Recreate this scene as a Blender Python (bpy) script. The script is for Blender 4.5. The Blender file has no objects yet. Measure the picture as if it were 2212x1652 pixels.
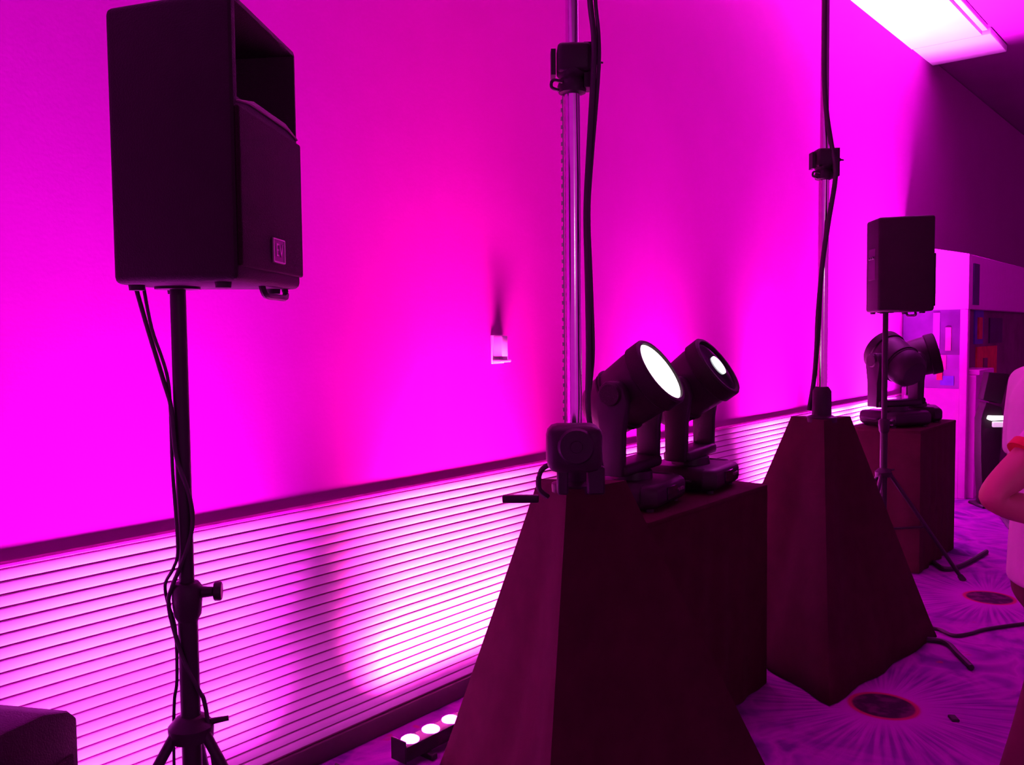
import bpy, bmesh, math, random
from mathutils import Vector, Matrix, Euler
random.seed(7)
S = bpy.context.scene
COL = S.collection
PI = math.pi
# ------------------------------------------------------------------ camera
YAW = math.radians(40.2); CAMY = -2.65; CAMH = 1.60; FPX = 1900.0
F2 = Vector((math.cos(YAW), math.sin(YAW), 0)); R2 = Vector((math.sin(YAW), -math.cos(YAW), 0))
pitch = math.atan(105 / FPX); roll = 0.010
fw = F2 * math.cos(pitch) + Vector((0, 0, -math.sin(pitch)))
up = F2 * math.sin(pitch) + Vector((0, 0, math.cos(pitch)))
cu = up * math.cos(roll) + R2 * math.sin(roll)
cr = R2 * math.cos(roll) - up * math.sin(roll)
cam = bpy.data.cameras.new('camera'); cam.sensor_width = 36.0; cam.lens = 36.0 * FPX / 2212.0
cam.clip_start = 0.05; cam.clip_end = 200
camo = bpy.data.objects.new('camera', cam); COL.objects.link(camo)
M = Matrix.Identity(4)
for i in range(3):
    M[i][0] = cr[i]; M[i][1] = cu[i]; M[i][2] = -fw[i]
M[0][3], M[1][3], M[2][3] = 0, CAMY, CAMH
camo.matrix_world = M
S.camera = camo
# ------------------------------------------------------------------ world, exposure
S.view_settings.view_transform = 'Standard'; S.view_settings.look = 'None'
S.view_settings.exposure = 0.0; S.view_settings.gamma = 1.0; S.view_settings.use_curve_mapping = False
W = bpy.data.worlds.new('world'); S.world = W; W.use_nodes = True
bg = W.node_tree.nodes['Background']; bg.inputs[0].default_value = (1.0, 0.012, 0.85, 1); bg.inputs[1].default_value = 0.6

# one entry for each LED wash bar at the foot of the wall: x0, x1, colour, watts upward, watts on the wainscot
BARS = [(-0.50, 0.62, (1, .045, .95), 56, 8),
        (0.74, 1.88, (1, .045, .95), 56, 8),
        (2.15, 3.34, (1, .055, .55), 88, 60),
        (3.85, 4.95, (1, .045, .72), 76, 14),
        (5.55, 6.45, (1, .050, .78), 92, 40),
        (6.80, 7.60, (1, .050, .98), 115, 22),
        (7.70, 8.66, (1, .080, .98), 320, 20)]
# unseen white lamp, added far behind the camera to put highlights on the chrome
RL = bpy.data.lights.new('added_highlight_lamp', 'POINT'); RL.energy = 45; RL.color = (1, .93, .95); RL.shadow_soft_size = .06
rlo = bpy.data.objects.new('added_highlight_lamp', RL); COL.objects.link(rlo); rlo.location = (-2.0, -8.2, 2.6)

# ------------------------------------------------------------------ helpers
def P(xc, zc, h=0.0):
    "point at xc metres right of the camera, zc metres in front of it (level), h above the floor"
    v = Vector((0, CAMY, 0)) + R2 * xc + F2 * zc
    return Vector((v.x, v.y, h))
_m = {}
def mat(name, col, rough=.6, metal=0.0, var=0.12, scale=12.0, emit=None, estr=0.0, bump=0.0, bscale=200.0, spec=.5, trans=0.0):
    if name in _m: return _m[name]
    m = bpy.data.materials.new(name); m.use_nodes = True
    nt = m.node_tree; b = nt.nodes['Principled BSDF']
    b.inputs['Roughness'].default_value = rough; b.inputs['Metallic'].default_value = metal
    b.inputs['Specular IOR Level'].default_value = spec
    tc = nt.nodes.new('ShaderNodeTexCoord')
    n = nt.nodes.new('ShaderNodeTexNoise'); n.inputs['Scale'].default_value = scale; n.inputs['Detail'].default_value = 4
    nt.links.new(tc.outputs['Object'], n.inputs['Vector'])
    r = nt.nodes.new('ShaderNodeValToRGB')
    r.color_ramp.elements[0].position = .3; r.color_ramp.elements[1].position = .7
    r.color_ramp.elements[0].color = (*[c * (1 - var) for c in col], 1)
    r.color_ramp.elements[1].color = (*[min(1, c * (1 + var)) for c in col], 1)
    nt.links.new(n.outputs['Fac'], r.inputs['Fac']); nt.links.new(r.outputs['Color'], b.inputs['Base Color'])
    if bump:
        n2 = nt.nodes.new('ShaderNodeTexNoise'); n2.inputs['Scale'].default_value = bscale
        nt.links.new(tc.outputs['Object'], n2.inputs['Vector'])
        bp = nt.nodes.new('ShaderNodeBump'); bp.inputs['Strength'].default_value = bump; bp.inputs['Distance'].default_value = .004
        nt.links.new(n2.outputs['Fac'], bp.inputs['Height']); nt.links.new(bp.outputs['Normal'], b.inputs['Normal'])
    if emit:
        b.inputs['Emission Color'].default_value = (*emit, 1); b.inputs['Emission Strength'].default_value = estr
    if trans: b.inputs['Transmission Weight'].default_value = trans
    _m[name] = m
    return m

def box(bm, c, s, rot=None, taper=None):
    g = bmesh.ops.create_cube(bm, size=1.0)
    for v in g['verts']:
        p = Vector((v.co.x * s[0], v.co.y * s[1], v.co.z * s[2]))
        if taper and v.co.z > 0: p.x *= taper[0]; p.y *= taper[1]
        if rot: p = rot @ p
        v.co = p + Vector(c)
    return g['verts']
def cyl(bm, p0, p1, r0, r1=None, seg=20, cap=True):
    p0, p1 = Vector(p0), Vector(p1); r1 = r0 if r1 is None else r1
    q = (p1 - p0).to_track_quat('Z', 'Y')
    a = [bm.verts.new(p0 + q @ Vector((r0 * math.cos(2*PI*i/seg), r0 * math.sin(2*PI*i/seg), 0))) for i in range(seg)]
    b = [bm.verts.new(p1 + q @ Vector((r1 * math.cos(2*PI*i/seg), r1 * math.sin(2*PI*i/seg), 0))) for i in range(seg)]
    for i in range(seg):
        j = (i + 1) % seg; bm.faces.new((a[i], a[j], b[j], b[i]))
    if cap: bm.faces.new(a[::-1]); bm.faces.new(b)
def lathe(bm, prof, seg=32, q=None, o=(0, 0, 0)):
    "prof: (radius, height) pairs turned about z, then rotated by q and moved to o"
    o = Vector(o); rings = []
    for r, h in prof:
        ring = []
        for i in range(seg):
            p = Vector((max(r, 1e-4) * math.cos(2*PI*i/seg), max(r, 1e-4) * math.sin(2*PI*i/seg), h))
            if q: p = q @ p
            ring.append(bm.verts.new(p + o))
        rings.append(ring)
    for a, b in zip(rings, rings[1:]):
        for i in range(seg):
            j = (i + 1) % seg; bm.faces.new((a[i], a[j], b[j], b[i]))
    bm.faces.new(rings[0][::-1]); bm.faces.new(rings[-1])
def spline(pts, n=8):
    pts = [Vector(p) for p in pts]; out = []
    for i in range(len(pts) - 1):
        p0 = pts[max(i-1, 0)]; p1 = pts[i]; p2 = pts[i+1]; p3 = pts[min(i+2, len(pts)-1)]
        for k in range(n):
            t = k / n
            out.append(.5 * ((2*p1) + (p2-p0)*t + (2*p0-5*p1+4*p2-p3)*t*t + (-p0+3*p1-3*p2+p3)*t**3))
    out.append(pts[-1]); return out
def tube(bm, pts, r, seg=10, n=8):
    pts = spline(pts, n); rings = []
    for i, p in enumerate(pts):
        d = (pts[min(i+1, len(pts)-1)] - pts[max(i-1, 0)]).normalized()
        a = d.cross(Vector((0.31, 0.17, 0.93)))
        if a.length < 1e-3: a = d.cross(Vector((1, 0, 0)))
        a.normalize(); b = d.cross(a)
        rr = r[min(i * len(r) // len(pts), len(r)-1)] if isinstance(r, (list, tuple)) else r
        rings.append([bm.verts.new(p + a*rr*math.cos(2*PI*k/seg) + b*rr*math.sin(2*PI*k/seg)) for k in range(seg)])
    for a, b in zip(rings, rings[1:]):
        for i in range(seg):
            j = (i + 1) % seg; bm.faces.new((a[i], a[j], b[j], b[i]))
    bm.faces.new(rings[0][::-1]); bm.faces.new(rings[-1])
def prism(bm, poly, z0, z1, poly2=None):
    a = [bm.verts.new((x, y, z0)) for x, y in poly]; b = [bm.verts.new((x, y, z1)) for x, y in (poly2 or poly)]
    n = len(poly)
    for i in range(n):
        j = (i + 1) % n; bm.faces.new((a[i], a[j], b[j], b[i]))
    bm.faces.new(a[::-1]); bm.faces.new(b)
def bev(bm, w, seg=2, ang=0.5, verts=None):
    bm.normal_update()
    es = [e for e in bm.edges if len(e.link_faces) == 2 and e.calc_face_angle(0) > ang and (verts is None or (e.verts[0] in verts and e.verts[1] in verts))]
    bmesh.ops.bevel(bm, geom=es, offset=w, segments=seg, affect='EDGES', profile=.5, clamp_overlap=True)
def obj(name, bm, m, parent=None, smooth=True, ang=40):
    bmesh.ops.recalc_face_normals(bm, faces=bm.faces)
    me = bpy.data.meshes.new(name); bm.to_mesh(me); bm.free()
    me.materials.append(m)
    if smooth:
        for p in me.polygons: p.use_smooth = True
        me.set_sharp_from_angle(angle=math.radians(ang))
    o = bpy.data.objects.new(name, me); COL.objects.link(o)
    if parent: o.parent = parent
    return o
def tag(o, label=None, cat=None, group=None, kind=None):
    if label: o['label'] = label
    if cat: o['category'] = cat
    if group: o['group'] = group
    if kind: o['kind'] = kind
    return o
def thing(name, loc, rz=0.0, label=None, cat=None, group=None):
    o = bpy.data.objects.new(name, None); COL.objects.link(o); o.empty_display_size = .1
    o.location = loc; o.rotation_euler = (0, 0, rz)
    return tag(o, label, cat, group)
def copy_tree(o, parent=None):
    c = o.copy(); COL.objects.link(c); c.parent = parent
    for ch in list(o.children): copy_tree(ch, c)
    return c
def bake(o):
    "apply an object's modifiers"
    dg = bpy.context.evaluated_depsgraph_get(); dg.update()
    me = bpy.data.meshes.new_from_object(o.evaluated_get(dg))
    o.modifiers.clear(); o.data = me
    return o
def B(): return bmesh.new()

# ------------------------------------------------------------------ materials
M_black = mat('black_plastic', (.014, .009, .011), .5, bump=.15, bscale=300, spec=.3)
M_cab = mat('black_textured_cabinet', (.012, .006, .008), .65, bump=.4, bscale=260, spec=.2)
M_cloth = mat('black_cloth', (.050, .010, .018), .95, bump=.5, bscale=500, spec=.1)
M_metal_bk = mat('black_steel', (.014, .010, .012), .45, spec=.3)
M_chrome = mat('polished_steel', (.75, .73, .75), .16, metal=1.0, var=.05, scale=40)
M_cable = mat('black_cable', (.014, .012, .013), .55)
M_rubber = mat('rubber', (.02, .02, .02), .8)
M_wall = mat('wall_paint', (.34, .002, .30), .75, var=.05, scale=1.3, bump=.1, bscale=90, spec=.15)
M_slat = mat('wainscot_lacquer', (.82, .74, .80), .5, var=.03, scale=5)
M_groove = mat('wainscot_backing', (.34, .05, .22), .8, var=.05)
M_rail = mat('chair_rail_wood', (.62, .03, .45), .5, var=.2, scale=20)
M_base = mat('baseboard_dark', (.05, .02, .03), .6)
M_ceil = mat('ceiling_paint', (.34, .02, .32), .8, var=.05, scale=2)
M_soff = mat('soffit_white', (.84, .84, .84), .8, var=.03, scale=3)
M_badge = mat('badge_grey', (.16, .08, .12), .4)
M_badge2 = mat('badge_silver', (.55, .42, .5), .35, metal=.4)
M_lens_on = mat('lit_lens', (1, 1, 1), .2, emit=(1, .97, .96), estr=3)
M_lens_dim = mat('dim_lens', (.8, .9, .9), .1, emit=(.85, 1, .97), estr=2.2)
M_glass_dk = mat('dark_front_glass', (.01, .01, .014), .08)
M_led = mat('led_lens', (1, .9, 1), .2, emit=(1, .06, .9), estr=19)
M_wht = mat('white_laminate', (.72, .04, .66), .5, var=.03)

# ------------------------------------------------------------------ setting
XA, XB = -2.5, 22.0; YB = -9.0; HC = 4.4
# carpet
def carpet():
    m = bpy.data.materials.new('patterned_carpet'); m.use_nodes = True; nt = m.node_tree; N = nt.nodes; L = nt.links
    b = N['Principled BSDF']; b.inputs['Roughness'].default_value = .95; b.inputs['Specular IOR Level'].default_value = .1
    def node(t, **k):
        n = N.new(t)
        for a, v in k.items(): setattr(n, a, v)
        return n
    def math_(op, a, bb=None, c=None):
        n = node('ShaderNodeMath', operation=op)
        for i, v in enumerate((a, bb, c)):
            if v is None: continue
            if hasattr(v, 'links') or hasattr(v, 'is_linked'): L.new(v, n.inputs[i])
            else: n.inputs[i].default_value = v
        return n.outputs[0]
    def ramp(src, stops):
        r = node('ShaderNodeValToRGB'); L.new(src, r.inputs['Fac']); e = r.color_ramp.elements
        while len(e) < len(stops): e.new(.5)
        for el, (p, c) in zip(e, stops): el.position = p; el.color = c if len(c) == 4 else (*c, 1)
        return r.outputs['Color']
    def mix(fac, a, c):
        n = node('ShaderNodeMix', data_type='RGBA')
        L.new(fac, n.inputs[0]) if hasattr(fac, 'links') else setattr(n.inputs[0], 'default_value', fac)
        for i, v in ((6, a), (7, c)):
            if hasattr(v, 'links'): L.new(v, n.inputs[i])
            else: n.inputs[i].default_value = (*v, 1)
        return n.outputs[2]
    tc = node('ShaderNodeTexCoord'); sep = node('ShaderNodeSeparateXYZ'); L.new(tc.outputs['Object'], sep.inputs[0])
    SP = 1.96
    u = math_('SUBTRACT', math_('FLOORED_MODULO', math_('ADD', sep.outputs['X'], SP/2 - 3.82 + 20*SP), SP), SP/2)
    v = math_('SUBTRACT', math_('FLOORED_MODULO', math_('ADD', sep.outputs['Y'], SP/2 + 1.48 + 20*SP), SP), SP/2)
    r = math_('SQRT', math_('ADD', math_('MULTIPLY', u, u), math_('MULTIPLY', v, v)))
    ang = math_('ARCTAN2', v, u)
    n1 = node('ShaderNodeTexNoise'); n1.inputs['Scale'].default_value = 2.6; n1.inputs['Detail'].default_value = 3; n1.inputs['Distortion'].default_value = 1.6
    L.new(tc.outputs['Object'], n1.inputs['Vector'])
    base = ramp(n1.outputs['Fac'], [(.30, (.08, .003, .14)), (.46, (.23, .008, .29)), (.56, (.34, .012, .36)), (.70, (.12, .004, .19))])
    n3 = node('ShaderNodeTexNoise'); n3.inputs['Scale'].default_value = 9; L.new(tc.outputs['Object'], n3.inputs['Vector'])
    redf = ramp(n3.outputs['Fac'], [(.68, (0, 0, 0)), (.74, (.6, .6, .6))])
    base = mix(redf, base, (.32, .006, .05))
    cmb = node('ShaderNodeCombineXYZ'); L.new(math_('MULTIPLY', ang, 9.0), cmb.inputs[0]); L.new(math_('MULTIPLY', r, 1.3), cmb.inputs[1])
    n2 = node('ShaderNodeTexNoise'); n2.inputs['Scale'].default_value = 2.2; n2.inputs['Detail'].default_value = 1; L.new(cmb.outputs[0], n2.inputs['Vector'])
    rays = ramp(n2.outputs['Fac'], [(.36, (.14, .005, .21)), (.5, (.25, .009, .30)), (.64, (.34, .014, .37))])
    rf = ramp(r, [(.0, (1, 1, 1)), (.35, (.9, .9, .9)), (.72, (0, 0, 0))])
    c = mix(rf, base, rays)
    inner = ramp(r, [(.16, (1, 1, 1)), (.32, (0, 0, 0))])
    c = mix(inner, c, (.35, .014, .38))
    ring = ramp(r, [(.138, (1, 1, 1)), (.150, (0, 0, 0))]); c = mix(ring, c, (.36, .004, .08))
    disc = ramp(r, [(.120, (1, 1, 1)), (.130, (0, 0, 0))])
    n4 = node('ShaderNodeTexNoise'); n4.inputs['Scale'].default_value = 16; L.new(tc.outputs['Object'], n4.inputs['Vector'])
    c = mix(disc, c, ramp(n4.outputs['Fac'], [(.45, (.03, .001, .03)), (.62, (.09, .004, .07))]))
    L.new(c, b.inputs['Base Color'])
    n5 = node('ShaderNodeTexNoise'); n5.inputs['Scale'].default_value = 350; L.new(tc.outputs['Object'], n5.inputs['Vector'])
    bp = node('ShaderNodeBump'); bp.inputs['Strength'].default_value = .6; bp.inputs['Distance'].default_value = .006
    L.new(n5.outputs['Fac'], bp.inputs['Height']); L.new(bp.outputs['Normal'], b.inputs['Normal'])
    return m
b = B(); box(b, ((XA+XB)/2, YB/2 + .1, -.05), (XB-XA, -YB + .2, .1))
tag(obj('floor', b, carpet(), smooth=False), 'purple patterned ballroom carpet with dark round medallions', kind='structure')
b = B(); box(b, ((XA+XB)/2, .075, HC/2), (XB-XA, .15, HC))
wall = tag(obj('wall_left', b, M_wall, smooth=False), 'long wall washed in magenta light above a ribbed wainscot', kind='structure')
RAILH = .985
b = B(); box(b, ((XA+XB)/2, .0, .49), (XB-XA, .003, .96)); obj('wainscot_backing', b, M_groove, wall, smooth=False)
pitchs = .0366; n_s = 24; z0 = .085
b = B(); vs = box(b, (0, 0, 0), (XB-XA, .009, pitchs - .0055)); bev(b, .003, 2)
slat_me = None
for k in range(n_s):
    z = z0 + pitchs * (k + .5)
    if slat_me is None:
        s = obj('slat', b, M_slat, wall); slat_me = s.data
    else:
        s = bpy.data.objects.new('slat', slat_me); COL.objects.link(s); s.parent = wall
    s.location = ((XA+XB)/2, -.0055, z)
b = B(); prism(b, [(0, 0), (-.012, 0), (-.0145, .003), (-.0145, .010), (-.012, .014), (-.007, .016), (0, .016)], XA, XB)
for v in b.verts: v.co = Vector((v.co.z, v.co.x, v.co.y + RAILH - .02))
tag(obj('trim_1', b, M_rail, smooth=False), 'dark chair rail capping the ribbed wainscot', kind='structure')
b = B(); box(b, ((XA+XB)/2, -.012, .04), (XB-XA, .024, .08)); bev(b, .006, 2)
tag(obj('baseboard_left', b, M_base), 'dark baseboard under the wainscot', kind='structure')
b = B(); box(b, ((XA+XB)/2, YB/2 + .1, HC + .06), (XB-XA, -YB + .2, .1))
ceil = tag(obj('ceiling', b, M_ceil, smooth=False), 'ballroom ceiling', kind='structure')
b = B(); box(b, ((XA+9.25)/2, -.31, HC - .03), (9.25-XA, .62, .06)); obj('soffit_panel', b, M_soff, ceil, smooth=False)
b = B(); box(b, ((XA+9.2)/2, -.655, HC - .015), (9.2-XA, .05, .05)); bev(b, .008, 2); obj('soffit_edge', b, M_soff, ceil)
b = B(); box(b, (9.62, -.345, HC - .025), (.70, .69, .07)); bev(b, .012, 2); obj('soffit_end_block', b, M_soff, ceil)
b = B(); box(b, (XB + .06, YB/2, HC/2), (.12, -YB, HC))
tag(obj('wall_far', b, M_wall, smooth=False), 'far end wall', kind='structure')

# ------------------------------------------------------------------ LED wash bars on the floor along the wall
bar_label = ['LED wash bar at the foot of the wall, leftmost of all',
 'LED wash bar on the floor behind the near speaker stand',
 'LED wash bar with glaring white lenses on the floor beside the near black pyramid cover',
 'LED wash bar on the floor behind the platform with two moving heads',
 'LED wash bar on the floor between the two black pyramid covers',
 'LED wash bar on the floor behind the far pyramid cover',
 'LED wash bar at the wall under the glaring soffit, farthest of all']
for (x0, x1, colr, watt, watt2), lab in zip(BARS, bar_label):
    c = (x0 + x1) / 2; ln = x1 - x0
    t = thing('led_wash_bar', (c, -.27, 0), 0, lab, 'stage light', 'LED wash bars along the wall')
    b = B(); box(b, (0, 0, .055), (ln, .075, .06)); bev(b, .01, 2); obj('housing', b, M_metal_bk, t)
    for sx in (-1, 1):
        b = B(); box(b, (sx * (ln/2 - .12), 0, .0125), (.03, .13, .025)); bev(b, .004, 1); obj('floor_bracket', b, M_metal_bk, t)
        b = B(); box(b, (sx * (ln/2 + .004), 0, .066), (.008, .08, .085)); bev(b, .003, 1); obj('end_plate', b, M_metal_bk, t)
    nl = int(ln / .1); first = None
    for k in range(nl):
        if first is None:
            b = B(); lathe(b, [(.035, 0), (.035, .006), (.026, .012), (.009, .015)], 16); first = obj('led_lens', b, M_led, t); o = first
        else:
            o = bpy.data.objects.new('led_lens', first.data); COL.objects.link(o); o.parent = t
        o.location = (-ln/2 + (k + .5) * ln / nl, 0, .084)
    for wt, spread, tilt in ((watt, 58, 4), (watt2, 66, 47)):      # upward lobe, lobe on the wainscot
        L = bpy.data.lights.new('led_light', 'AREA'); L.shape = 'RECTANGLE'; L.size = ln - .28; L.size_y = .10
        L.energy = wt; L.color = colr; L.spread = math.radians(spread)
        lo = bpy.data.objects.new('led_light', L); COL.objects.link(lo); lo.parent = t
        lo.location = (0, 0, .105); lo.rotation_euler = (PI - math.radians(tilt), 0, 0)   # leaning to the wall

# ------------------------------------------------------------------ loudspeakers
def make_speaker():
    t = thing('loudspeaker', (0, 0, 0), 0)
    fy, by, wf, wb, H = -.223, .087, .205, .122, .585
    b = B(); prism(b, [(-wf, fy), (wf, fy), (wb, by), (-wb, by)], 0, H); bev(b, .016, 3)
    body = obj('cabinet', b, M_cab, t)
    b = B(); prism(b, [(-.185, .372), (.185, .372), (.185, .566), (-.185, .566)], 0, 1, [(-.05, .455), (.05, .455), (.05, .52), (-.05, .52)])
    for v in b.verts: v.co = Vector((v.co.x, fy - .002 + v.co.z * .16, v.co.y))
    cut = obj('cutter', b, M_cab)
    md = body.modifiers.new('horn', 'BOOLEAN'); md.object = cut; md.operation = 'DIFFERENCE'; md.solver = 'EXACT'
    bake(body); bpy.data.objects.remove(cut)
    for p in body.data.polygons: p.use_smooth = True
    body.data.set_sharp_from_angle(angle=math.radians(30))
    b = B(); box(b, (0, fy + .158, .487), (.102, .006, .066)); obj('horn_throat', b, M_rubber, t)
    b = B(); prism(b, [(-.188, .362), (-.12, .372), (.12, .372), (.188, .362), (.188, .366), (.1, .384), (-.1, .384), (-.188, .366)], fy - .006, fy + .05)
    for v in b.verts: v.co = Vector((v.co.x, v.co.z, v.co.y))
    bev(b, .002, 1); obj('horn_lip', b, mat('horn_lip_lit', (.10, .06, .08), .5), t)  # lip paler than the cabinet: the light on it is in the colour
    b = B(); box(b, (0, fy - .003, .192), (.395, .012, .325)); bev(b, .012, 3); g = obj('grille', b, mat('steel_grille', (.012, .004, .006), .7, bump=.8, bscale=420, spec=.12), t)
    bd = None
    b = B(); box(b, (.0, 0, 0), (.076, .004, .056)); bev(b, .0015, 1); bd = obj('badge', b, M_badge, t); bd.location = (.012, fy - .0105, .078)
    bd['label'] = 'small grey EV badge'
    b = B()
    for a in ((0, .0255, .072, .003), (0, -.0255, .072, .003), (.0355, 0, .004, .052), (-.0355, 0, .004, .052)):
        box(b, (a[0], -.0026, a[1]), (a[2], .002, a[3]))
    obj('badge_border', b, M_badge2, bd, smooth=False)
    cu_ = bpy.data.curves.new('ev', 'FONT'); cu_.body = 'EV'; cu_.size = .042; cu_.align_x = 'CENTER'; cu_.align_y = 'CENTER'; cu_.extrude = .0008
    fo = bpy.data.objects.new('letters', cu_); COL.objects.link(fo)
    dg = bpy.context.evaluated_depsgraph_get(); dg.update(); me = bpy.data.meshes.new_from_object(fo.evaluated_get(dg)); bpy.data.objects.remove(fo)
    me.materials.clear(); me.materials.append(M_badge2)
    lt = bpy.data.objects.new('lettering', me); COL.objects.link(lt); lt.parent = bd; lt.location = (0, -.0028, 0); lt.rotation_euler = (PI/2, 0, 0)
    for sx, sy in ((-.15, -.17), (.15, -.17), (-.09, .05), (.09, .05)):
        b = B(); cyl(b, (sx, sy, -.012), (sx, sy, .004), .016, .018, 14); obj('foot', b, M_rubber, t)
    b = B(); cyl(b, (0, 0, -.006), (0, 0, .01), .05, .05, 24); obj('pole_socket', b, M_metal_bk, t)
    b = B()   # carrying handle bar under the front
    tube(b, [(.02, -.19, .002), (.03, -.195, -.02), (.10, -.195, -.022), (.165, -.195, -.02), (.175, -.19, .002)], .008, 8, 5)
    obj('carry_handle', b, M_black, t)
    b = B(); box(b, (0, by - .001, .30), (.13, .006, .20)); bev(b, .004, 1); bp = obj('rear_panel', b, M_metal_bk, t)
    for k in range(3):
        b = B(); cyl(b, (-.035 + .035*k, by, .34), (-.035 + .035*k, by + .012, .34), .009, .009, 12); obj('knob', b, M_rubber, bp)
    return t
def make_stand():
    t = thing('speaker_stand', (0, 0, 0), 0)
    b = B(); cyl(b, (0, 0, .93), (0, 0, 1.715), .0175, seg=24); obj('upper_tube', b, M_metal_bk, t)
    b = B(); cyl(b, (0, 0, .30), (0, 0, 1.0), .0225, seg=24); obj('lower_tube', b, M_metal_bk, t)
    b = B(); lathe(b, [(.023, .94), (.031, .955), (.034, .99), (.034, 1.02), (.027, 1.03), (.018, 1.032)], 24); col = obj('collar', b, M_black, t)
    b = B(); cyl(b, (.03, 0, 1.005), (.06, 0, 1.005), .014, .011, 14); cyl(b, (.06, 0, 1.005), (.078, 0, 1.005), .023, .023, 10); bev(b, .003, 1); obj('locking_knob', b, M_black, col)
    b = B(); lathe(b, [(.024, .655), (.05, .66), (.052, .69), (.034, .71), (.024, .715)], 24); hub = obj('hub', b, M_black, t)
    b = B(); cyl(b, (.045, 0, .695), (.085, 0, .70), .008, .006, 10); obj('hub_knob', b, M_black, hub)
    b = B(); lathe(b, [(.024, .30), (.038, .305), (.038, .335), (.024, .345)], 20); obj('lower_ring', b, M_black, t)
    for k in range(3):
        a = PI/2 + k * 2*PI/3; d = Vector((math.cos(a), math.sin(a), 0))
        b = B(); tube(b, [d*.04 + Vector((0, 0, .675)), d*.26 + Vector((0, 0, .345)), d*.48 + Vector((0, 0, .015))], .0125, 12, 3)
        lg = obj('leg', b, M_metal_bk, t)
        b = B(); cyl(b, d*.468 + Vector((0, 0, .032)), d*.492 + Vector((0, 0, -.0)), .017, .02, 12); obj('rubber_foot', b, M_rubber, lg)
        b = B(); tube(b, [d*.035 + Vector((0, 0, .32)), d*.26 + Vector((0, 0, .34))], .008, 8, 2); obj('brace', b, M_metal_bk, t)
    return t
SP_RZ = math.radians(35.6)
sp1 = make_speaker(); st1 = make_stand()
sp2 = copy_tree(sp1); st2 = copy_tree(st1)
p1 = P(-.762, 2.02); p2 = P(-.775 + 3.16, 2.02 + 3.60)
SPH = 1.715
sp1.location = (p1.x, p1.y, SPH); sp1.rotation_euler.z = SP_RZ
sp2.location = (p2.x, p2.y, SPH); sp2.rotation_euler.z = SP_RZ
st1.location = p1; st1.rotation_euler.z = math.radians(-40)
st2.location = p2; st2.rotation_euler.z = math.radians(-30)
tag(sp1, 'large black loudspeaker with badge on its front, nearest the camera', 'speaker', 'loudspeakers on stands')
tag(sp2, 'black loudspeaker seen small in the distance above the far moving head', 'speaker', 'loudspeakers on stands')
tag(st1, 'black tripod stand carrying the large near loudspeaker', 'stand', 'speaker stands')
tag(st2, 'black tripod stand carrying the distant loudspeaker', 'stand', 'speaker stands')
# cables on the near stand
def loc(pts, base): return [base + R2 * a + F2 * d + Vector((0, 0, h)) for a, d, h in pts]
bz = Vector((p1.x, p1.y, 0))
b = B(); tube(b, loc([(-.108, .03, 1.715), (-.085, .02, 1.64), (-.035, -.01, 1.50), (-.016, -.02, 1.44), (-.006, -.024, 1.33), (.018, -.018, 1.24), (.022, -.012, 1.17), (.006, -.022, 1.10), (-.024, -.024, 1.03), (-.036, -.02, .99), (-.026, -.022, .93), (0, -.028, .85), (.026, -.016, .78), (.036, -.005, .74), (.05, .0, .60), (.06, .06, .30), (.08, .12, .012), (.0, .30, .012), (-.4, .45, .012)], bz), .0052, 8, 6)
tag(obj('speaker_cable', b, M_cable), 'black cable wound around the near speaker stand', 'cable')
b = B(); tube(b, loc([(-.078, .0, 1.715), (-.062, .0, 1.62), (-.030, -.005, 1.52), (-.020, -.014, 1.44), (-.018, -.018, 1.30), (-.010, -.022, 1.12), (-.022, -.02, 1.07), (-.046, -.01, 1.03), (-.044, -.005, .985), (-.03, 0, .92), (-.03, .0, .80), (-.042, .01, .74), (-.055, .03, .60), (-.07, .06, .30), (-.10, .08, .012), (-.2, .25, .012)], bz), .004, 8, 6)
tag(obj('power_cable', b, M_cable), 'thin black cable hanging from the near loudspeaker and taped to its stand', 'cable')

# ------------------------------------------------------------------ crank stands with pyramid covers
CORN = [Vector((-.137, -.515)), Vector((.726, .325)), Vector((-.47, .52))]
def cover(name, c, hgt, label, top=.23):
    "cloth pyramid over a tripod base; corners are in (right, forward) metres"
    b = B(); rings = []; nz = 14; per = 16
    for i in range(nz + 1):
        t = i / nz; s = 1 + (top - 1) * t ; ring = []
        for e in range(3):
            a, d = CORN[e], CORN[(e+1) % 3]
            for k in range(per):
                f = k / per
                q = a.lerp(d, f) * s
                sag = -.035 * math.sin(PI * f) * math.sin(PI * min(1, t * 1.0)) + .012 * (1-t)**2 * math.sin(f * 6 * PI + e)
                if k == 0: q = q * (1 - .012)
                n = (q.normalized() if q.length else Vector((0, 0)))
                q = q + n * sag
                v = c + R2 * q.x + F2 * q.y
                z = hgt * t + (.004 if i == 0 else 0)
                ring.append(b.verts.new((v.x, v.y, z)))
        rings.append(ring)
    n = len(rings[0])
    for A, D in zip(rings, rings[1:]):
        for i in range(n):
            j = (i+1) % n; b.faces.new((A[i], A[j], D[j], D[i]))
    b.faces.new(rings[-1])
    o = obj(name, b, M_cloth, ang=35)
    md = o.modifiers.new('cloth_thickness', 'SOLIDIFY'); md.thickness = .006; md.offset = -1
    return tag(o, label, 'cover', 'pyramid covers over the stand bases')
pc1 = P(.187, 2.65); pc2 = P(1.474, 4.175)
H1, H2 = 1.14, 1.185
cover('stand_cover', pc1, H1, 'black pyramid shaped cloth cover nearest the camera, under the first chrome mast')
cover('stand_cover', pc2, H2, 'black pyramid shaped cloth cover standing on the carpet under the second chrome mast')
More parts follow.
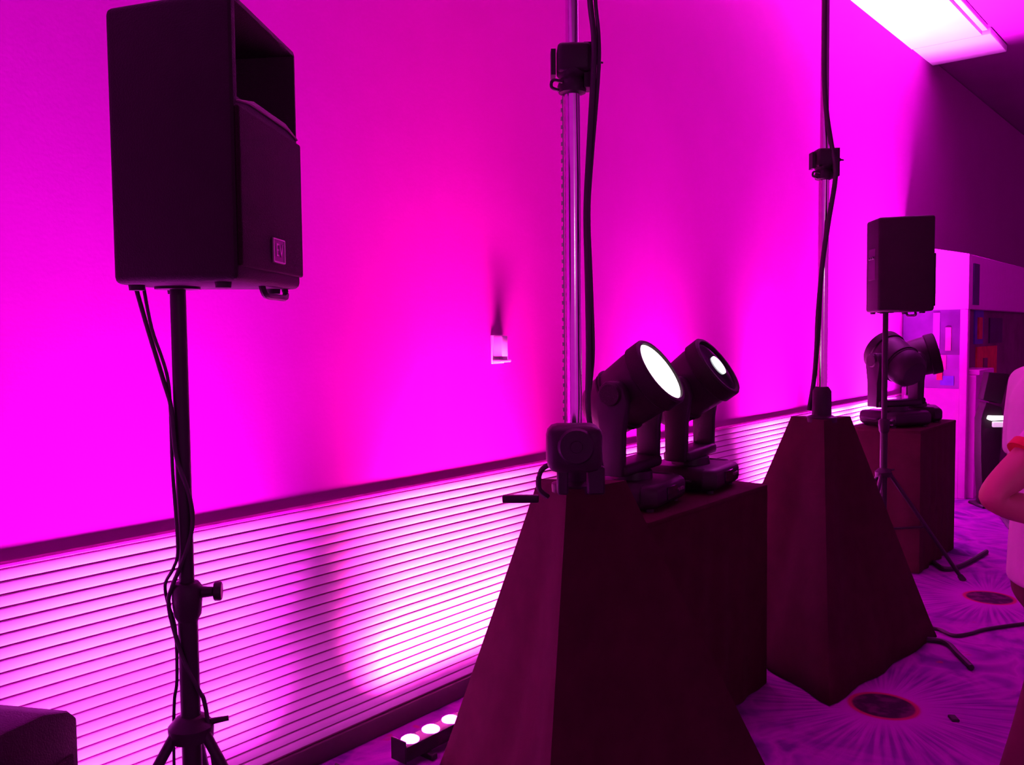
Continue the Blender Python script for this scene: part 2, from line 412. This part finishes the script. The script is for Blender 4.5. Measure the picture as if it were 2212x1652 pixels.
def mast(c, h0, near, label):
    t = thing('crank_stand', c, YAW - PI/2, label, 'lighting stand', 'chrome masts')   # local x = camera right, local y = forward
    b = B(); cyl(b, (0, 0, .02), (0, 0, 2.34), .0235, seg=28); obj('lower_mast', b, M_chrome, t)
    b = B(); cyl(b, (0, 0, 2.30), (0, 0, 3.75), .019, seg=28); obj('upper_mast', b, M_chrome, t)
    b = B(); lathe(b, [(.024, h0 - .02), (.07, h0 - .018), (.07, h0 + .006), (.045, h0 + .016), (.043, h0 + .13), (.030, h0 + .15), (.024, h0 + .15)], 24); obj('base_sleeve', b, M_black, t)
    # telescoping clamp
    b = B()
    box(b, (.004, -.004, 2.405), (.098, .085, .085)); bev(b, .014, 3)
    box(b, (-.056, 0, 2.395), (.014, .05, .075)); box(b, (.048, 0, 2.385), (.03, .06, .13))
    cl = obj('clamp', b, M_black, t)
    b = B(); lathe(b, [(.024, 2.305), (.04, 2.31), (.044, 2.33), (.036, 2.35), (.046, 2.362), (.046, 2.375)], 24); obj('clamp_ring', b, M_black, cl)
    b = B(); cyl(b, (.055, 0, 2.40), (.076, 0, 2.40), .010, .008, 12); cyl(b, (.074, 0, 2.40), (.092, 0, 2.398), .005, .003, 10); obj('clamp_bolt', b, M_metal_bk, cl)
    b = B(); tube(b, [(-.03, -.03, 2.335), (-.058, -.03, 2.34), (-.062, -.03, 2.32), (-.04, -.03, 2.31)], .005, 8, 5); obj('safety_pin', b, M_metal_bk, cl)
    for k in range(3):
        a = math.radians(100 + 120*k); b = B()
        cyl(b, (.02*math.cos(a), .02*math.sin(a), .45), (.28*math.cos(a), .28*math.sin(a), .02), .016, seg=10); obj('leg', b, M_metal_bk, t)
    return t
m1 = mast(pc1, H1, True, 'thick chrome mast with black clamp rising from the near pyramid cover')
m2 = mast(pc2, H2, False, 'chrome mast with a cable twisted around it rising from the far pyramid cover')
# winch of the near mast
b = B(); box(b, (-.012, -.155, 1.275), (.158, .12, .135)); bev(b, .032, 3)
wi = obj('winch_housing', b, M_black, m1)
b = B(); box(b, (0, -.07, 1.27), (.07, .12, .07)); bev(b, .006, 1); obj('winch_bracket', b, M_metal_bk, wi)
b = B(); cyl(b, (-.01, -.215, 1.285), (-.01, -.225, 1.285), .052, .046, 28); cyl(b, (-.01, -.224, 1.285), (-.01, -.232, 1.285), .018, .016, 16); obj('winch_drum_plate', b, M_metal_bk, wi)
b = B(); box(b, (-.045, -.15, 1.185), (.032, .035, .09)); box(b, (.05, -.15, 1.18), (.05, .035, .08)); bev(b, .005, 1); obj('winch_foot', b, M_metal_bk, wi)
b = B(); tube(b, [(-.07, -.11, 1.225), (-.105, -.10, 1.20), (-.112, -.10, 1.15), (-.085, -.08, 1.12)], .008, 8, 5); obj('winch_strap', b, M_cable, wi)
b = B(); box(b, (-.165, -.03, 1.105), (.11, .022, .024)); bev(b, .005, 2); obj('outrigger_lug', b, M_metal_bk, m1)
# toothed strip at the back of the near mast
b = B(); box(b, (-.0275, .008, 1.78), (.004, .012, 1.05))
for k in range(42): box(b, (-.031, .008, 1.27 + k * .0248), (.006, .012, .011))
tag(obj('toothed_rack', b, mat('rack_steel', (.30, .22, .28), .35, metal=.9), m1, smooth=False), kind='stuff')
# cables down the masts
mb1 = Vector((pc1.x, pc1.y, 0)); mb2 = Vector((pc2.x, pc2.y, 0))
b = B(); tube(b, loc([(.047, -.02, 3.7), (.046, -.025, 3.0), (.049, -.025, 2.62), (.060, -.05, 2.46), (.058, -.052, 2.35), (.044, -.03, 2.10), (.037, -.028, 1.95), (.040, -.03, 1.75), (.042, -.03, 1.55), (.040, -.028, 1.38), (.05, -.05, 1.30), (.075, -.03, 1.22), (.08, -.01, 1.16)], mb1), .0085, 10, 6)
tag(obj('mast_cable', b, M_cable), 'thick black cable running down the right side of the near mast', 'cable')
b = B(); tube(b, loc([(.062, .0, 3.7), (.062, -.01, 3.0), (.066, -.02, 2.62), (.074, -.046, 2.47), (.073, -.05, 2.35), (.054, -.02, 2.10), (.045, -.018, 1.95), (.052, -.01, 1.75), (.056, -.02, 1.55), (.050, .0, 1.45), (.045, .02, 1.38), (.06, .02, 1.25), (.07, .02, 1.16)], mb1), .0060, 8, 6)
tag(obj('mast_cable', b, M_cable), 'thinner black cable hanging beside the thick one on the near mast', 'cable')
b = B(); tube(b, loc([(-.012, -.03, 3.7), (-.014, -.03, 3.15), (-.014, -.032, 2.80), (-.004, -.034, 2.62), (.020, -.034, 2.47), (.034, -.05, 2.36), (.032, -.052, 2.28), (.012, -.036, 2.12), (-.010, -.034, 1.96), (-.022, -.03, 1.82), (-.030, -.02, 1.66), (-.028, .0, 1.5), (-.03, .03, 1.35), (-.05, .03, 1.22)], mb2), .0115, 10, 6)
tag(obj('mast_cable', b, M_cable), 'black cable twisting around the far mast from left to right', 'cable')

# ------------------------------------------------------------------ draped platforms
AX = Vector((1, 0, 0)); AY = Vector((0, 1, 0))
def platform(frc, ln, dp, h, label):
    "frc: front right corner on the floor; runs back along -X, depth along +Y"
    t = thing('draped_platform', frc, 0, label, 'platform', 'platforms under the moving heads')
    b = B(); rings = []
    per = []
    for (x0, y0), (x1, y1), n in (((-ln, 0), (0, 0), 40), ((0, 0), (0, dp), 18), ((0, dp), (-ln, dp), 40), ((-ln, dp), (-ln, 0), 18)):
        nx, ny = (y1-y0), -(x1-x0); l = math.hypot(nx, ny); nx /= l; ny /= l
        for k in range(n): per.append((x0 + (x1-x0)*k/n, y0 + (y1-y0)*k/n, nx, ny, k/n, n))
    for i in range(9):
        tt = i / 8; ring = []
        for x, y, nx, ny, f, n in per:
            am = .010 * (1 - tt) * math.sin(f * PI) ; w = math.sin(f * n * .9) * am + .004*(1-tt)
            ring.append(b.verts.new((x + nx*w, y + ny*w, .004 + (h - .012) * tt)))
        rings.append(ring)
    n = len(rings[0])
    for A, D in zip(rings, rings[1:]):
        for i in range(n):
            j = (i+1) % n; b.faces.new((A[i], A[j], D[j], D[i]))
    obj('skirt', b, M_cloth, t)
    b = B(); box(b, (-ln/2, dp/2, h - .012), (ln + .004, dp + .004, .024)); bev(b, .006, 2); obj('top', b, M_cloth, t)
    return t
PH = .915
f1 = P(1.143, 3.92); f3 = P(3.22, 6.36)
platform(f1, 1.02, .46, PH, 'black cloth draped platform carrying the two near moving heads')
platform(f3, .88, .46, PH + .03, 'black cloth draped platform carrying the far moving heads')

# ------------------------------------------------------------------ moving head lamps
def moving_head(c, rz, tilt, lens, label, lit):
    t = thing('moving_head', c, rz, label, 'stage light', 'moving head lamps')
    b = B(); prism(b, [(-.15, -.17), (.15, -.17), (.19, -.12), (.19, .12), (.15, .17), (-.15, .17), (-.19, .12), (-.19, -.12)], .012, .105)
    bev(b, .028, 3, .9); base = obj('base', b, M_black, t)
    for sx in (-1, 1):
        b = B(); cyl(b, (sx*.155, -.12, .062), (sx*.155, .12, .062), .048, seg=20); bev(b, .012, 2, .9); obj('side_housing', b, M_cab, base)
        b = B(); tube(b, [(sx*.205, -.07, .06), (sx*.222, -.06, .06), (sx*.222, .06, .06), (sx*.205, .07, .06)], .007, 8, 4); obj('carry_handle', b, M_black, base)
        for sy in (-1, 1):
            b = B(); cyl(b, (sx*.13, sy*.13, 0), (sx*.13, sy*.13, .016), .016, seg=12); obj('foot', b, M_rubber, base)
    b = B(); box(b, (0, -.172, .06), (.10, .006, .05)); bev(b, .002, 1); obj('display', b, M_glass_dk, base)
    for k in range(3):
        b = B(); cyl(b, (.07 + .022*k, -.17, .06), (.07 + .022*k, -.177, .06), .007, seg=10); obj('button', b, M_badge, base)
    # yoke
    b = B(); cyl(b, (0, 0, .10), (0, 0, .135), .085, .08, 28); obj('pan_bearing', b, M_metal_bk, t)
    b = B(); box(b, (0, 0, .155), (.37, .12, .045)); bev(b, .015, 3)
    yo = obj('yoke', b, M_black, t)
    for sx in (-1, 1):
        b = B(); prism(b, [(-.045, .135), (.045, .135), (.048, .30), (.066, .42), (.05, .475), (.025, .50), (-.025, .50), (-.05, .475), (-.066, .42), (-.048, .30)], sx*.152, sx*.200)
        for v in b.verts: v.co = Vector((v.co.z, v.co.x, v.co.y))
        bev(b, .008, 2, .6); obj('yoke_arm', b, M_black, yo)
    AXH = .45
    for sx in (-1, 1):
        b = B(); cyl(b, (sx*.203, 0, AXH), (sx*.214, 0, AXH), .045, .04, 24); obj('tilt_cap', b, M_cab, yo)
    # head: turned about the beam axis
    d = Vector((0, -math.cos(tilt), math.sin(tilt))); q = d.to_track_quat('Z', 'X')
    b = B(); lathe(b, [(.04, -.20), (.085, -.195), (.112, -.165), (.125, -.11), (.132, -.02), (.138, .06), (.138, .125), (.132, .135)], 40, q, (0, 0, AXH)); hd = obj('head', b, M_black, t)
    b = B(); lathe(b, [(.141, .085), (.147, .09), (.147, .148), (.140, .155), (.128, .155), (.126, .140), (.10, .138)], 40, q, (0, 0, AXH)); obj('front_bezel', b, M_cab, hd)
    for k in range(6):
        b = B(); lathe(b, [(.1335 - .004*k, -.055 - .016*k), (.1365 - .0055*k, -.056 - .016*k), (.1365 - .0055*k, -.062 - .016*k), (.1335 - .004*k, -.063 - .016*k)], 40, q, (0, 0, AXH)); obj('cooling_fin', b, M_cab, hd)
    b = B(); lathe(b, [(.126, .139), (.126, .145), (.08, .150), (.03, .152)], 36, q, (0, 0, AXH)); g = obj('front_glass', b, lit if lens > .1 else M_glass_dk, hd)
    if lens <= .1:
        b = B(); lathe(b, [(lens, .150), (lens, .158), (lens*.5, .162)], 24, q, (0, 0, AXH)); obj('lit_aperture', b, lit, hd)
    for sx in (-1, 1):
        b = B(); cyl(b, (sx*.10, 0, AXH), (sx*.152, 0, AXH), .05, seg=20); obj('tilt_axle', b, M_metal_bk, hd)
    return t
def onp(f, dx, dy, h): return Vector((f.x + dx, f.y + dy, h))
moving_head(onp(f1, -.74, .245, PH), math.radians(9), math.radians(34), .2, 'moving head lamp with its whole round lens glowing white', M_lens_on)
moving_head(onp(f1, -.255, .245, PH), math.radians(9), math.radians(36), .045, 'moving head lamp with only a small bright spot in its lens', M_lens_dim)
moving_head(onp(f3, -.635, .235, PH + .03), math.radians(150), math.radians(28), .05, 'unlit moving head on the far platform, standing nearer its left end', M_glass_dk)
moving_head(onp(f3, -.185, .235, PH + .03), math.radians(20), math.radians(15), .05, 'unlit moving head on the far platform, partly hidden behind its twin', M_glass_dk)

# ------------------------------------------------------------------ wall control
xw = 3.03
t = thing('wall_control', (xw, 0, 1.50), 0, 'small pale control box on the wall casting a tall shadow upward', 'wall control')
b = B(); box(b, (0, -.004, .03), (.085, .008, .13)); bev(b, .002, 1); obj('back_plate', b, M_slat, t)
b = B(); box(b, (-.012, -.034, .045), (.042, .054, .095)); bev(b, .006, 2); obj('box', b, M_slat, t)
b = B(); box(b, (.022, -.022, -.002), (.03, .03, .04)); bev(b, .004, 2); obj('side_box', b, M_slat, t)
b = B(); box(b, (-.004, -.034, -.022), (.07, .056, .012)); bev(b, .003, 1); obj('lower_ledge', b, M_slat, t)

# ------------------------------------------------------------------ cabinet at the lower left edge
pb = P(-1.175, 1.80)
t = thing('floor_cabinet', pb, math.radians(28), 'black cabinet with sloping top corner, in the lower left corner', 'speaker')
b = B(); prism(b, [(-.17, .02), (.17, .02), (.17, .75), (.145, .775), (.07, .80), (-.17, .82)], -.16, .16)
for v in b.verts: v.co = Vector((v.co.x, v.co.z, v.co.y))
bev(b, .008, 2); obj('cabinet', b, M_cab, t)
b = B(); box(b, (0, -.164, .37), (.29, .012, .62)); bev(b, .008, 2); obj('grille', b, _m['steel_grille'], t)
for sx in (-1, 1):
    for sy in (-1, 1):
        b = B(); cyl(b, (sx*.12, sy*.11, 0), (sx*.12, sy*.11, .025), .02, seg=12); obj('foot', b, M_rubber, t)
b = B(); tube(b, [(-.12, 0, .81), (-.11, 0, .86), (.0, 0, .85), (.01, 0, .80)], .010, 8, 5); obj('carry_handle', b, M_black, t)

# ------------------------------------------------------------------ display booth at the far right
def disp(x0, x1, y, z0, z1, th, name, m, par, bv=.006):
    b = B(); box(b, ((x0+x1)/2, y + th/2, (z0+z1)/2), (x1-x0, th, z1-z0))
    if bv: bev(b, bv, 1)
    return obj(name, b, m, par)
bx = 9.02
t = thing('display_booth', (0, 0, 0), 0, 'pale exhibition booth with header, post and coloured panels by the far wall', 'booth')
t.location = (bx, -.6, 0)
M_print_p = mat('print_purple', (.06, .004, .09), .35, var=.25, scale=6)
M_print_b = mat('print_blue', (.10, .03, .45), .4, var=.2)
M_print_r = mat('print_red', (.60, .02, .05), .5, var=.2)
M_print_k = mat('print_pink', (.42, .02, .22), .5, var=.1)
M_print_d = mat('print_dark', (.16, .01, .12), .5, var=.3, scale=5)
M_print_l = mat('print_lilac', (.20, .015, .26), .4, var=.15, scale=4)
def side(y0, y1, z0, z1, th, name, m, x=0.0, z1w=None):
    "a panel on the booth's left flank, from y0 (front) to y1 (wall)"
    b = B(); prism(b, [(y0, z0), (y1, z0), (y1, z1w or z1), (y0, z1)], x, x + th)
    for v in b.verts: v.co = Vector((v.co.z, v.co.x, v.co.y))
    return obj(name, b, m, t, smooth=False)
side(0.0, .585, 1.79, 2.30, .10, 'header_left', M_wht, 0, 2.43)
disp(.10, 6.0, 0, 1.79, 2.30, .17, 'header_right', M_wht, t)
disp(.0, .07, 0, 0, 1.79, .07, 'post', M_wht, t)
side(.07, .585, 1.36, 1.79, .03, 'upper_graphic', M_print_p, .03)
side(.07, .585, 1.04, 1.36, .03, 'lower_graphic', M_print_l, .03)
side(.07, .585, 0, 1.04, .06, 'base_panel', M_wht, .01)
side(.25, .31, 1.42, 1.76, .012, 'print_stripe', M_print_l, .022)
side(.15, .20, 1.40, 1.62, .012, 'print_figure', M_print_k, .022)
side(.19, .30, 1.22, 1.355, .012, 'print_patch', M_print_k, .022)
side(.22, .27, 1.12, 1.30, .012, 'print_red_patch', M_print_r, .014)
side(.12, .24, 1.07, 1.16, .012, 'print_blue_patch', M_print_b, .022)
disp(.07, 6.0, .12, .0, 1.79, .03, 'back_panel', M_print_d, t)
disp(.15, .36, -.012, 1.83, 2.22, .014, 'header_sign', mat('sign_dark', (.05, .012, .11), .5), t, 0)
disp(.10, .22, .11, .9, 1.72, .012, 'print_strip', M_print_k, t, 0)
disp(.75, 1.10, .105, 1.45, 1.79, .016, 'poster_blue', M_print_b, t, 0)
disp(.84, 1.0, .09, 1.50, 1.72, .016, 'poster_red', M_print_r, t, 0)
disp(.85, 1.75, .105, 1.0, 1.42, .016, 'poster_large_red', M_print_r, t, 0)
disp(1.10, 1.25, .09, 1.05, 1.30, .016, 'poster_figure', M_print_d, t, 0)
disp(1.4, 2.0, .105, 1.45, 1.72, .016, 'poster_violet', M_print_p, t, 0)
disp(.075, .62, -.06, 0, 1.17, .178, 'counter', M_wht, t)
disp(.072, .66, -.09, 1.17, 1.22, .205, 'counter_top', M_wht, t)

# black stand with a lit panel in front of the booth
ps = P((2140 - 1106) / 1900 * 7.9, 7.9)
t = thing('equipment_stand', ps, YAW - PI/2, 'slim black equipment stand with a glaring white panel beside the arm', 'stand')
b = B(); box(b, (0, 0, .015), (.22, .26, .03)); bev(b, .008, 1); obj('base', b, M_metal_bk, t)
b = B(); prism(b, [(-.075, .03), (.03, .03), (.085, .55), (.085, .90), (-.06, .95), (-.105, .80), (-.10, .45)], -.06, .06)
for v in b.verts: v.co = Vector((v.co.x, v.co.z, v.co.y))
bev(b, .01, 2); obj('column', b, M_cab, t)
b = B(); prism(b, [(-.085, .97), (.085, .93), (.15, 1.20), (-.035, 1.215)], -.05, .05)
for v in b.verts: v.co = Vector((v.co.x, v.co.z, v.co.y))
bev(b, .008, 2); obj('upper_case', b, M_cab, t)
b = B(); prism(b, [(-.06, .80), (-.03, .785), (.10, .79), (.15, .80), (.10, .825), (-.05, .83)], -.10, -.062)
for v in b.verts: v.co = Vector((v.co.x, v.co.z, v.co.y))
bev(b, .004, 1); obj('lit_panel', b, mat('lit_panel', (1, 1, 1), .3, emit=(1, 1, 1), estr=3), t)
b = B(); box(b, (.055, -.075, .75), (.13, .03, .05)); bev(b, .006, 1); obj('lower_panel', b, mat('pale_panel', (.7, .62, .7), .3, emit=(1, .75, 1), estr=.5), t)

# ------------------------------------------------------------------ floor cables and tape
def fc(pts, r, label):
    b = B(); tube(b, [P((x - 1106) / 1900 * z, z, r) for x, z in pts], r, 8, 8)
    tag(obj('floor_cable', b, M_cable), label, 'cable', 'cables on the carpet')
fc([(1985, 4.62), (2035, 4.60), (2070, 4.50), (2105, 4.52), (2150, 4.60), (2260, 4.7)], .010, 'thin dark cable on the carpet running right from the far pyramid cover')
fc([(1975, 4.44), (2030, 4.42), (2060, 4.36), (2082, 4.22), (2100, 4.12), (2112, 4.05)], .014, 'thick black cable bending down on the carpet by the far pyramid cover')
fc([(2120, 8.2), (2150, 8.0), (2170, 7.5), (2196, 6.85)], .03, 'black cable on the carpet below the bent elbow')
fc([(1985, 6.1), (2020, 5.95), (2050, 5.75), (2090, 5.85), (2140, 6.2)], .016, 'black cable on the carpet behind the far speaker stand foot')
b = B(); q = P((2075 - 1106) / 1900 * 3.53, 3.53); box(b, (q.x, q.y, .006), (.05, .03, .012), Matrix.Rotation(.6, 3, 'Z')); bev(b, .003, 1)
tag(obj('tape_scrap', b, M_rubber), 'tiny black scrap lying on the carpet right of the dark medallion', 'scrap')

# ------------------------------------------------------------------ person at the right edge, in profile facing right
pc = P(1.58, 2.45)
person = thing('person', pc, math.radians(-139.8), 'person in pale shirt with red sleeve band, elbow bent back, at right edge', 'person')
M_skin = mat('skin', (.46, .20, .15), .5, var=.05)
M_shirt = mat('shirt', (.72, .55, .66), .8, var=.04, bump=.2, bscale=60)
M_band = mat('shirt_band', (.6, .02, .03), .7)
M_trous = mat('trousers', (.10, .03, .035), .85, var=.15)
M_hair = mat('hair', (.03, .018, .012), .6, bump=.6, bscale=120)
def skin(name, verts, edges, m, parent, sub=2, root=0):
    me = bpy.data.meshes.new(name); me.from_pydata([v[0] for v in verts], edges, []); me.update()
    o = bpy.data.objects.new(name, me); COL.objects.link(o)
    md = o.modifiers.new('skin', 'SKIN'); md.use_smooth_shade = True
    for i, v in enumerate(verts):
        r = v[1]; r = (r, r) if not isinstance(r, tuple) else r
        me.skin_vertices[0].data[i].radius = r; me.skin_vertices[0].data[i].use_root = (i == root)
    o.modifiers.new('sub', 'SUBSURF').levels = sub
    bake(o); o.data.materials.clear(); o.data.materials.append(m)
    for p in o.data.polygons: p.use_smooth = True
    if parent: o.parent = parent
    return o
V = [((0, -.01, .94), .105), ((0, -.02, 1.10), .105), ((0, -.03, 1.28), .135), ((0, -.03, 1.41), .100), ((0, -.02, 1.51), .055), ((0, .01, 1.60), .058),       # 0-5 pelvis..neck
     ((0, .025, 1.68), .085), ((0, .02, 1.77), .068),                                                                                              # 6,7 head
     ((.160, -.08, 1.43), .050), ((.21, -.21, 1.31), .050), ((.215, -.365, 1.165), .043), ((.20, -.20, 1.12), .040), ((.17, -.06, 1.10), .029), # 8-12 near arm
     ((-.160, -.03, 1.43), .050), ((-.20, -.03, 1.28), .050), ((-.215, -.03, 1.14), .042), ((-.21, .08, 1.02), .036), ((-.20, .15, .95), .028),   # 13-17 far arm
     ((.085, -.03, .86), .066), ((.10, -.14, .50), .048), ((.10, -.21, .28), .046), ((.10, -.27, .09), .040), ((.105, -.17, .045), .036), ((.11, -.09, .035), .028),  # 18-23
     ((-.085, .02, .86), .066), ((-.10, .06, .50), .048), ((-.10, .05, .28), .046), ((-.10, .02, .09), .040), ((-.105, .12, .045), .036), ((-.11, .20, .035), .028)]
E = [(0,1),(1,2),(2,3),(3,4),(4,5),(5,6),(6,7),(3,8),(8,9),(9,10),(10,11),(11,12),(3,13),(13,14),(14,15),(15,16),(16,17),(0,18),(18,19),(19,20),(20,21),(21,22),(22,23),(0,24),(24,25),(25,26),(26,27),(27,28),(28,29)]
body = skin('body', V, E, M_skin, person)
# hands: palm and five fingers each
def hand(wr, d, n, side):
    d = Vector(d).normalized(); n = Vector(n).normalized(); s = d.cross(n) * side; w = Vector(wr)
    vs = [(w, (.020, .018)), (w + d*.045, (.030, .016)), (w + d*.085, (.034, .014))]; es = [(0, 1), (1, 2)]
    for k, (off, ln) in enumerate(((-.027, .068), (-.009, .078), (.009, .072), (.027, .056))):
        a = w + d*.085 + s*off; i = len(vs)
        vs += [(a + d*ln*.45 - n*.004, .0085), (a + d*ln*.8 - n*.018, .008), (a + d*ln*.95 - n*.036, .007)]
        es += [(2, i), (i, i+1), (i+1, i+2)]
    i = len(vs); vs += [(w + d*.04 - s*.035 - n*.006, .010), (w + d*.07 - s*.05 - n*.014, .009), (w + d*.095 - s*.048 - n*.024, .008)]
    es += [(1, i), (i, i+1), (i+1, i+2)]
    return skin('hand', vs, es, M_skin, person, 2)
hand((.17, -.055, 1.10), (-.25, .95, .08), (.9, .2, .3), 1)
hand((-.20, .15, .95), (.1, .8, -.6), (-.9, .1, .1), -1)
def garment(name, lofts, m, vox=.011, it=6):
    "lofts: lists of (x, y, z, rx, ry) sections stacked along z or along a limb; joined into one surface"
    b = B()
    for secs in lofts:
        rings = []; n = 20
        for k, (x, y, z, rx, ry) in enumerate(secs):
            if rx is None: continue
            a = Vector(secs[max(k-1, 0)][:3]); c = Vector(secs[min(k+1, len(secs)-1)][:3]); d = (c - a).normalized()
            e1 = Vector((1, 0, 0)) - d * d.x; e1.normalize(); e2 = d.cross(e1)
            rings.append([b.verts.new(Vector((x, y, z)) + e1*rx*math.cos(2*PI*i/n) + e2*ry*math.sin(2*PI*i/n)) for i in range(n)])
        for A, D in zip(rings, rings[1:]):
            for i in range(n):
                q = (i+1) % n; b.faces.new((A[i], A[q], D[q], D[i]))
        b.faces.new(rings[0][::-1]); b.faces.new(rings[-1])
    o = obj(name, b, m, person)
    r = o.modifiers.new('remesh', 'REMESH'); r.mode = 'VOXEL'; r.voxel_size = vox; r.use_smooth_shade = True
    sm = o.modifiers.new('smooth', 'SMOOTH'); sm.factor = .5; sm.iterations = it
    bake(o); o.data.materials.clear(); o.data.materials.append(m)
    return o
garment('shirt', [[(0, -.02, .87, .178, .140), (0, -.02, 1.0, .172, .136), (0, -.02, 1.12, .164, .130), (0, -.025, 1.28, .182, .140), (0, -.03, 1.40, .188, .125), (0, -.025, 1.47, .13, .095), (0, -.02, 1.515, .075, .07)],
        [(.08, -.05, 1.45, .065, .065), (.165, -.085, 1.435, .068, .066), (.198, -.17, 1.35, .056, .056), (.213, -.26, 1.268, .055, .055)],
        [(-.08, -.03, 1.45, .065, .065), (-.165, -.03, 1.435, .068, .068), (-.20, -.03, 1.33, .058, .058), (-.205, -.03, 1.22, .058, .058)]], M_shirt)
b = B(); d0 = Vector((.2115, -.250, 1.277)); dd = Vector((.008, -.06, -.063)).normalized()
lathe(b, [(.050, -.012), (.059, -.012), (.060, .012), (.050, .012)], 24, dd.to_track_quat('Z', 'X'), d0); obj('sleeve_band', b, M_band, person)
garment('trousers', [[(0, -.01, 1.0, .160, .120), (0, -.02, .92, .172, .132), (0, -.015, .84, .170, .128), (0, -.01, .78, .12, .09)],
        [(.085, -.02, .88, .085, .10), (.092, -.06, .72, .084, .09), (.100, -.145, .48, .070, .072), (.100, -.21, .28, .064, .066), (.100, -.268, .07, .060, .066)],
        [(-.085, .0, .88, .085, .10), (-.092, .03, .72, .084, .09), (-.100, .06, .48, .070, .072), (-.100, .045, .28, .064, .066), (-.100, .02, .07, .060, .066)]], M_trous)
for pts in ([(.102, -.28, .045), (.105, -.17, .045), (.11, -.06, .035)], [(-.102, .0, .045), (-.105, .12, .045), (-.11, .22, .035)]):
    skin('shoe', [(pts[0], .044), (pts[1], .044), (pts[2], .034)], [(0,1),(1,2)], M_rubber, person)
b = B(); bmesh.ops.create_uvsphere(b, u_segments=24, v_segments=14, radius=1)
for v in b.verts:
    p = v.co.copy(); r = 1.0
    if p.y > .25 and p.z < .45: r = .86
    v.co = Vector((p.x * .092 * r, .0 + p.y * .112 * r, 1.735 + p.z * .105 * r))
obj('hair', b, M_hair, person)
b = B(); box(b, (0, .125, 1.675), (.024, .03, .045), taper=(.5, .5)); bev(b, .006, 2); obj('nose', b, M_skin, person)
for sx in (-1, 1):
    b = B(); bmesh.ops.create_uvsphere(b, u_segments=12, v_segments=8, radius=.010)
    for v in b.verts: v.co += Vector((sx*.032, .088, 1.70))
    obj('eye', b, mat('eye', (.5, .5, .5), .2), person)
    b = B(); lathe(b, [(.02, 0), (.028, .006), (.02, .014)], 14, Vector((sx, -.2, .0)).to_track_quat('Z', 'Y'), (sx*.082, .02, 1.68)); obj('ear', b, M_skin, person)
b = B(); box(b, (0, .108, 1.635), (.05, .012, .014)); bev(b, .004, 2); obj('mouth', b, mat('lips', (.4, .12, .12), .5), person)
